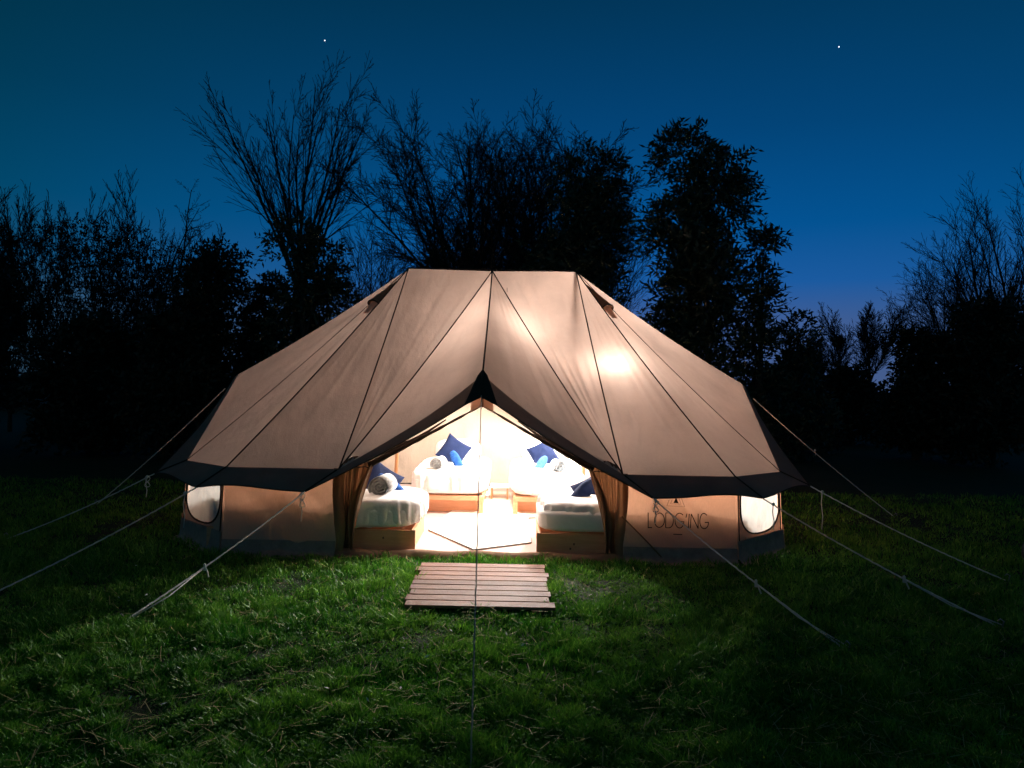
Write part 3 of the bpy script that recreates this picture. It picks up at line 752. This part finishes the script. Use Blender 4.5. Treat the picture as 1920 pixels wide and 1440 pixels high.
def bare_tree(name, px, Y, z_top, fan, stems, label, cfg, seed, h0=.8, thick=.12, group='bare trees behind the tent', lean=0):
    R = random.Random(seed); X = (px-960)*Y/F
    base = Vector((X, Y, -.05)); root = empty(name, (X, Y, 0), label, 'tree', group)
    a, b = Fast(), Fast(); b0 = base.copy(); hz = h0
    top = Vector((X+lean*.2, Y, hz)); a.seg(base, top, thick*1.25, thick, 8)
    for i in range(stems):
        t = 0 if stems == 1 else (i/(stems-1)*2-1)
        dirv = Vector((fan*(t+R.uniform(-.12, .12))+lean, fan*.8*R.uniform(-1, 1), 1)).normalized()
        L = (z_top-hz)*(.88-.14*abs(t))*R.uniform(.84, 1.0)*cfg.get('hs', 1)
        grow((a, b), R, top-Vector((0, 0, .25*R.random())), dirv, L, thick*R.uniform(.30, .46), 0, cfg['lev'], cfg)
    npmesh('trunk', np.array(a.V), np.array(a.Q), M_bark, root, smooth=True)
    npmesh('crown', np.array(b.V), np.array(b.Q), M_twig, root)
    return root
cA = dict(seg=(10, 6, 4, 3), up=.03, wob=.035, rmin=.0045, start=(.15, .15, .1), kids=(1, 2, 1), len=.55, ang=.48, lev=3)
def zt_(py, Y): return H+(720-py)*Y/F
bare_tree('bare_tree', 556, 17, zt_(100, 17), .36, 11, 'tall bare fan shaped tree standing alone left of the tent ridge', dict(cA, ang=.42, kids=(1, 2, 1), len=.52, up=.006, rmin=.005), 3, 4.0, .12)
bare_tree('bare_tree', 880, 17.5, zt_(150, 17.5), .50, 14, 'bare spreading tree behind the left half of the tent ridge', dict(cA, hs=1.0, kids=(2, 3, 1), wob=.06, rmin=.006, ang=.62, up=.006, len=.5), 11, 2.6, .15)
bare_tree('bare_tree', 1015, 18.5, zt_(135, 18.5), .42, 13, 'bare spreading tree behind the right half of the tent ridge', dict(cA, hs=.93, kids=(2, 3, 1), wob=.06, rmin=.006, ang=.62, up=.006, len=.5), 19, 2.6, .15)
bare_tree('bare_tree', 325, 24, zt_(255, 24), .10, 2, 'slender drooping bare birch rising over the left hedge', dict(cA, up=-.02, kids=(2, 2, 1), len=.30, ang=.9, wob=.08), 23, 4, .10)
bare_tree('bare_tree', 1880, 19, zt_(290, 19), .42, 8, 'large bare many stemmed tree at the right edge', dict(cA, kids=(2, 2, 1), wob=.06), 31, 1.5, .15, lean=-.05)
bare_tree('bare_tree', 1790, 22, zt_(420, 22), .40, 5, 'lower bare tree left of the large one at the right edge', dict(cA, kids=(2, 2, 1), wob=.07, ang=.6), 33, 1.8, .10, lean=-.2)
nest_tree = bare_tree('bare_tree', 1572, 30, zt_(560, 30), .22, 4, 'far bare tree carrying a dark round nest', dict(cA, kids=(2, 2, 1), wob=.08, rmin=.007), 41, 2.0, .10)
bare_tree('bare_tree', 1632, 30, zt_(525, 30), .30, 5, 'far bare tree right of the one with the nest', dict(cA, kids=(3, 2, 1), wob=.08, rmin=.007), 43, 2.0, .10)
bare_tree('bare_tree', 1525, 27, zt_(600, 27), .40, 6, 'small bare tree behind the evergreen right of the tent', dict(cA, kids=(3, 2, 1), wob=.1, rmin=.006), 47, 1.2, .07)
bare_tree('bare_tree', 705, 22, zt_(400, 22), .5, 7, 'lower bare tree between the two tall ones left of the ridge', dict(cA, kids=(2, 2, 1), wob=.07, rmin=.005), 53, 1.4, .08)
bare_tree('bare_tree', 1120, 21, zt_(330, 21), .4, 7, 'bare tree behind the dark evergreen right of the ridge', dict(cA, kids=(2, 2, 1), wob=.07, rmin=.005), 57, 1.4, .1)
c = at(1572, 640, 29.6); R = random.Random(9); fn = Fast()
for i in range(420):
    d = Vector((R.gauss(0, 1), R.gauss(0, 1), R.gauss(0, .8))).normalized()*rnd(.08, .27, R); e = Vector((R.gauss(0, 1), R.gauss(0, 1), R.gauss(0, 1))).normalized()*.14
    fn.seg(c+d-e, c+d+e, .012, .008, 3)
o = npmesh('nest', np.array(fn.V), np.array(fn.Q), M_twig); tag(o, 'dark round twig nest in the far bare tree', 'nest')
def foliage(name, lobes, n, leafL, leafW, m, parent, seed, per=9, up=.6, dens=.5, core=.0):
    rs = np.random.RandomState(seed)
    vol = np.array([l[3]*l[4]*l[5] for l in lobes])**.7; w = vol/vol.sum(); idx = rs.choice(len(lobes), n, p=w)
    L = np.array(lobes)
    d = rs.normal(size=(n, 3)); d /= np.linalg.norm(d, axis=1)[:, None]
    rad = rs.uniform(dens, 1.0, n)**.6*(1+.10*rs.normal(size=n))
    c = L[idx, :3]+d*L[idx, 3:6]*rad[:, None]
    ax = d*.8+rs.normal(size=(n, 3))*.45; ax[:, 2] += up; ax /= np.linalg.norm(ax, axis=1)[:, None]
    sl = leafL*rs.uniform(1.6, 3.2, n)
    # spray of leaves along a drooping twig
    k = np.arange(per); fr = (k+.5)/per
    C = c[:, None, :]+ax[:, None, :]*(sl[:, None]*fr[None, :])[:, :, None]; C[:, :, 2] -= (sl[:, None]*.35*fr[None, :]**2)
    side = np.cross(ax, rs.normal(size=(n, 3))); side /= np.linalg.norm(side, axis=1)[:, None]
    sg = np.where(k % 2 == 0, 1., -1.)
    ld = ax[:, None, :]*.65+side[:, None, :]*sg[None, :, None]*.75+rs.normal(size=(n, per, 3))*.22; ld[:, :, 2] -= .12
    ld /= np.linalg.norm(ld, axis=2)[:, :, None]
    wd = np.cross(ld, rs.normal(size=(n, per, 3))); wd /= np.linalg.norm(wd, axis=2)[:, :, None]
    ll = (leafL*rs.uniform(.7, 1.25, (n, per)))[:, :, None]; ww = leafW*.5
    P0 = C; P2 = C+ld*ll; Pm = C+ld*ll*.45; P1 = Pm+wd*ww; P3 = Pm-wd*ww
    V = np.stack([P0, P1, P2, P3], 2).reshape(-1, 3); V = V[:]
    V[:, 2] = np.maximum(V[:, 2], .02)
    Q = np.arange(len(V)).reshape(-1, 4); at_ = np.repeat(rs.uniform(0, 1, n*per), 4)
    o = npmesh(name, V, Q, m, parent, at_); o['kind'] = 'stuff'; return o
# shrubby hedge of bare stems on the left
for i, (px, Y, py, sd) in enumerate(((20, 19, 372, 61), (105, 20, 345, 62), (185, 19, 335, 63), (262, 20, 360, 64), (335, 19, 395, 65), (-50, 19, 350, 66))):
    bare_tree('bare_shrub', px, Y, zt_(py, Y), .34, 9, ['leftmost visible bare shrub of the hedge row', 'second bare shrub from the left in the hedge row', 'tallest bare shrub of the left hedge row', 'bare shrub under the drooping birch', 'low bare shrub at the right end of the left hedge row', 'bare shrub cut by the left edge of the picture'][i],
              dict(cA, kids=(1, 2, 1), wob=.05, rmin=.006, ang=.36, len=.5), sd, .5, .05, 'bare shrubs of the left hedge')
    rt = [o for o in col.objects if o.name.startswith('bare_shrub')][-1]; X_ = (px-960)*Y/F; zt2 = zt_(py, Y)
    foliage('foliage', [(X_+.35*math.sin(sd+q*2.1), Y, zt2*(.38+.075*q), .75, .6, .45) for q in range(6)], 520, .085, .05, M_leafb, rt, sd, per=6, dens=.1)

# ---------------------------------------------------------------- evergreens
def evergreen(name, px0, px1, py_top, Y, label, seed, n=1500, leafL=.16, leafW=.045, m=M_leaf, lobes_n=9, group='evergreen trees around the tent', cat='tree', bottom=0.0, topw=.5, dens=.35, zc=None):
    R = random.Random(seed); xc = ((px0+px1)/2-960)*Y/F; hw = (px1-px0)/2*Y/F; zt = H+(720-py_top+(((px0+px1)/2-960)*.0192))*Y/F
    root = empty(name, (xc, Y, 0), label, cat, group)
    lobes = []
    for i in range(lobes_n):
        s = (i+.5)/lobes_n; z = bottom+(zt-bottom)*(.12+.74*s); ww = hw*(1-(1-topw)*max(0, s-.45)/.55)
        r = ww*R.uniform(.34, .60)
        lobes.append((xc+R.uniform(-1, 1)*(ww-r), Y+R.uniform(-1, 1)*ww*.6, min(z, zt-r*.9), r, r, r*R.uniform(.8, 1.15)))
    lobes.append((xc+R.uniform(-.25, .25)*hw, Y, zt-hw*.38, hw*.38*topw*1.6, hw*.4, hw*.36))
    fs = Fast(); tw = Fast(); p = Vector((xc, Y, -.05)); q = Vector((xc+R.uniform(-.1, .1), Y, zt*.45)); fs.seg(p, q, .10, .06, 8)
    fs.seg(q, Vector((xc, Y, zt*.85)), .06, .02, 6)
    for l in lobes:
        c = Vector(l[:3]); s = p.lerp(q, min(1, max(.1, (c.z-.6)/max(.1, q.z)))); mid = s.lerp(c, .5)+Vector((0, 0, .08)); tw.seg(s, mid, .035, .022, 5); tw.seg(mid, c, .022, .01, 5)
        for _ in range(10):
            e = c+Vector((R.gauss(0, 1), R.gauss(0, 1), R.gauss(0, 1))).normalized()*l[3]*.9; tw.seg(c, e, .01, .004, 3)
    npmesh('trunk', np.array(fs.V), np.array(fs.Q), M_bark, root); npmesh('branches', np.array(tw.V), np.array(tw.Q), M_twig, root)
    foliage('foliage', lobes, n, leafL, leafW, m, root, seed, dens=dens)
    return root
evergreen('evergreen_tree', 1185, 1412, 250, 14.5, 'tall dark evergreen right of the tent ridge with feathery leaf tips', 101, 2700, .17, .05, lobes_n=15, topw=.85)
evergreen('evergreen_tree', 955, 1195, 285, 15.5, 'dark evergreen directly behind the right half of the tent', 102, 2500, .15, .05, lobes_n=15, topw=.85)
evergreen('evergreen_tree', 1375, 1475, 440, 14, 'narrow evergreen just right of the tallest one', 103, 700, .16, .045, lobes_n=8, topw=.6)
evergreen('evergreen_tree', 1400, 1560, 590, 15, 'low leafy evergreen beside the right end of the tent', 104, 800, .13, .045, lobes_n=9)
evergreen('evergreen_tree', 465, 672, 415, 14, 'dark evergreen at the foot of the tall bare fan shaped tree', 105, 1500, .13, .05, lobes_n=12, topw=.75)
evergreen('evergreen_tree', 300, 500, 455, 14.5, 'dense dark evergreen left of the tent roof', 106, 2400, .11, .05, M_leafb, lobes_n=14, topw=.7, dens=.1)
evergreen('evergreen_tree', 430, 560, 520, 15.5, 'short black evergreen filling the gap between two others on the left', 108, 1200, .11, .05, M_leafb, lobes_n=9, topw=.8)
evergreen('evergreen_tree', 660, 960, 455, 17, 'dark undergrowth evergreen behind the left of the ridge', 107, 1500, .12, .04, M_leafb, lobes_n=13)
gh = 'dark bushes along the garden edge'
for i, (a, b, t, Y, n, lb) in enumerate((
    (-160, 60, 500, 14, 1600, 'black leafy bush at the far left edge of the garden'), (60, 290, 590, 14, 1800, 'round black bush second from the left edge'),
    (240, 400, 590, 13.4, 1800, 'black bush under the dense evergreen on the left'),
    (1650, 1790, 618, 16, 1900, 'rounded black bush left of the big right hand bush'), (1760, 1960, 560, 15, 2600, 'largest black bush at the right edge'),
    (1530, 1660, 690, 20, 1300, 'low dark bush under the two far bare trees'), (1440, 1560, 665, 18, 1300, 'low dark bush behind the distant orange lamp'))):
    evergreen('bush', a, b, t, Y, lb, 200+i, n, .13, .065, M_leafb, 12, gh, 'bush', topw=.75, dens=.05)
# distant hedge closing the garden
rs = np.random.RandomState(5); xs = np.arange(-48, 48, .9)
lob = [(x, 34+2*math.sin(x*.3), .9, 1.0, .8, 1.2+.55*noise.noise(Vector((x*.25, 0, 3)))) for x in xs]
o = foliage('far_hedge', lob, 9000, .22, .16, M_leafb, None, 77, per=5, dens=.0); tag(o, 'long dark far hedge closing off the garden', 'hedge')

# ---------------------------------------------------------------- grass
def grass():
    rs = np.random.RandomState(1); n = 330000
    u = rs.uniform(0, 1, n); Y = 1/(1/2.5+(1/10.5-1/2.5)*u**.85); X = rs.uniform(-.80, .80, n)*Y
    # thin the dark sides out
    keep = np.ones(n, bool)
    dx = np.abs(X-CX); dy = np.abs(Y-CY)
    keep &= ~((dx < 2.4) & (dy < 2.2)); keep &= ~((dx < 3.02) & (dy < 1.65))
    keep &= ~((X > -.70) & (X < .27) & (Y > 4.77) & (Y < 5.87))
    X, Y = X[keep], Y[keep]; n = len(X)
    cl = np.array([noise.noise(Vector((x*2.4, y*2.4, 0))) for x, y in zip(X[::12], Y[::12])]); cl = np.repeat(cl, 12)[:n]
    cl2 = np.zeros(n)
    cx_ = np.sin(X*5.3+np.sin(Y*4.1)*1.7)*np.sin(Y*6.1+np.sin(X*3.3)*1.9)
    cx2 = np.sin(X*17+np.sin(Y*13)*1.3)*np.sin(Y*19+np.sin(X*11)*1.1)
    h = (.040+.022*cx_+.020*cx2)*rs.uniform(.55, 1.5, n); h = np.clip(h, .026, .11)
    z0 = np.full(n, -.008)
    a = rs.uniform(0, 2*np.pi, n); lean = rs.uniform(.1, 1.0, n)*h; la = rs.uniform(0, 2*np.pi, n)
    w = rs.uniform(.0016, .0034, n)*(1+.10*Y)
    wx, wy = np.cos(a)*w, np.sin(a)*w; lx, ly = np.cos(la)*lean, np.sin(la)*lean
    b = np.stack([X, Y, z0], 1)
    W_ = np.stack([wx, wy, np.zeros(n)], 1); Lm = np.stack([lx*.35, ly*.35, h*.6], 1); Lt = np.stack([lx, ly, h], 1)
    V = np.stack([b-W_, b+W_, b+Lm+W_*.8, b+Lm-W_*.8, b+Lt+W_*.15, b+Lt-W_*.15], 1).reshape(-1, 3)
    i = np.arange(n)*6; Q = np.concatenate([np.stack([i, i+1, i+2, i+3], 1), np.stack([i+3, i+2, i+4, i+5], 1)])
    cx3 = np.sin(X*2.3+np.sin(Y*1.9)*1.6+1)*np.sin(Y*2.9+np.sin(X*1.7)*1.9); col_ = np.clip(.30-.22*cx3+.16*cx2+.22*rs.normal(size=n)+.5*(rs.uniform(size=n) > .955), 0, 1)
    o = npmesh('grass', V, Q, M_grass, None, np.repeat(col_, 6)); tag(o, 'short green lawn grass in front of the tent', 'grass', kind='stuff')
    sel = rs.choice(n, 2600, replace=False); sel = sel[(Y[sel] < 6.1) & (Y[sel] > 2.6)]
    c = np.stack([X[sel], Y[sel], rs.uniform(.03, .06, len(sel))], 1); a2 = rs.uniform(0, 2*np.pi, len(sel)); L2 = rs.uniform(.02, .06, len(sel))
    dd = np.stack([np.cos(a2)*L2, np.sin(a2)*L2, rs.uniform(-.015, .02, len(sel))], 1); pp = np.stack([-np.sin(a2), np.cos(a2), a2*0], 1)*.0018
    VS = np.stack([c-dd-pp, c-dd+pp, c+dd+pp, c+dd-pp], 1).reshape(-1, 3)
    o = npmesh('straw', VS, np.arange(len(VS)).reshape(-1, 4), M_straw, None); tag(o, 'dry straw coloured grass stems lying in the lawn', 'straw', kind='stuff')
    # broad leaved weeds and clover
    n = 16000; u = rs.uniform(0, 1, n); Y = 1/(1/2.6+(1/6.2-1/2.6)*u); X = rs.uniform(-.72, .62, n)*Y
    k = ~((X > -.78) & (X < .34) & (Y > 4.7) & (Y < 5.9)) & ~((Y > 6.05) & (np.abs(X-CX) < 2.6)); k &= (np.sin(X*3.1+1)*np.sin(Y*4.3+X) > -.35); X, Y = X[k], Y[k]; n = len(X)
    r = rs.uniform(.005, .012, n); z = rs.uniform(.02, .06, n); nx_ = rs.normal(size=(n, 3))*.35; nx_[:, 2] += 1; nx_ /= np.linalg.norm(nx_, axis=1)[:, None]
    t1 = np.cross(nx_, rs.normal(size=(n, 3))); t1 /= np.linalg.norm(t1, axis=1)[:, None]; t2 = np.cross(nx_, t1)
    c = np.stack([X, Y, z], 1); r = r[:, None]
    V = np.stack([c-t1*r*1.3, c-t2*r*.8+t1*r*.2, c+t1*r*1.3, c+t2*r*.8+t1*r*.2], 1).reshape(-1, 3)
    o = npmesh('clover', V, np.arange(len(V)).reshape(-1, 4), M_clover, None, np.repeat(rs.uniform(0, 1, n), 4)); tag(o, 'small broad clover leaves among the grass', 'clover', kind='stuff')
    # pale petals scattered on the lawn
    n = 60; Y = rs.uniform(3.1, 5.9, n); X = rs.uniform(-.6, .25, n)*Y; k = ~((X > -.78) & (X < .34) & (Y > 4.7) & (Y < 5.9)); X, Y = X[k], Y[k]; n = len(X)
    r = rs.uniform(.006, .015, n)[:, None]; c = np.stack([X, Y, rs.uniform(.045, .07, n)], 1); nx_ = rs.normal(size=(n, 3))*.6; nx_[:, 2] += 1; nx_ /= np.linalg.norm(nx_, axis=1)[:, None]
    t1 = np.cross(nx_, rs.normal(size=(n, 3))); t1 /= np.linalg.norm(t1, axis=1)[:, None]; t2 = np.cross(nx_, t1)
    V = np.stack([c-t1*r*1.4, c-t2*r*.5, c+t1*r*1.2, c+t2*r*.5], 1).reshape(-1, 3)
    o = npmesh('petals', V, np.arange(len(V)).reshape(-1, 4), M_petal, None); tag(o, 'pale fallen petals dotted over the lawn', 'petals', kind='stuff')
grass()
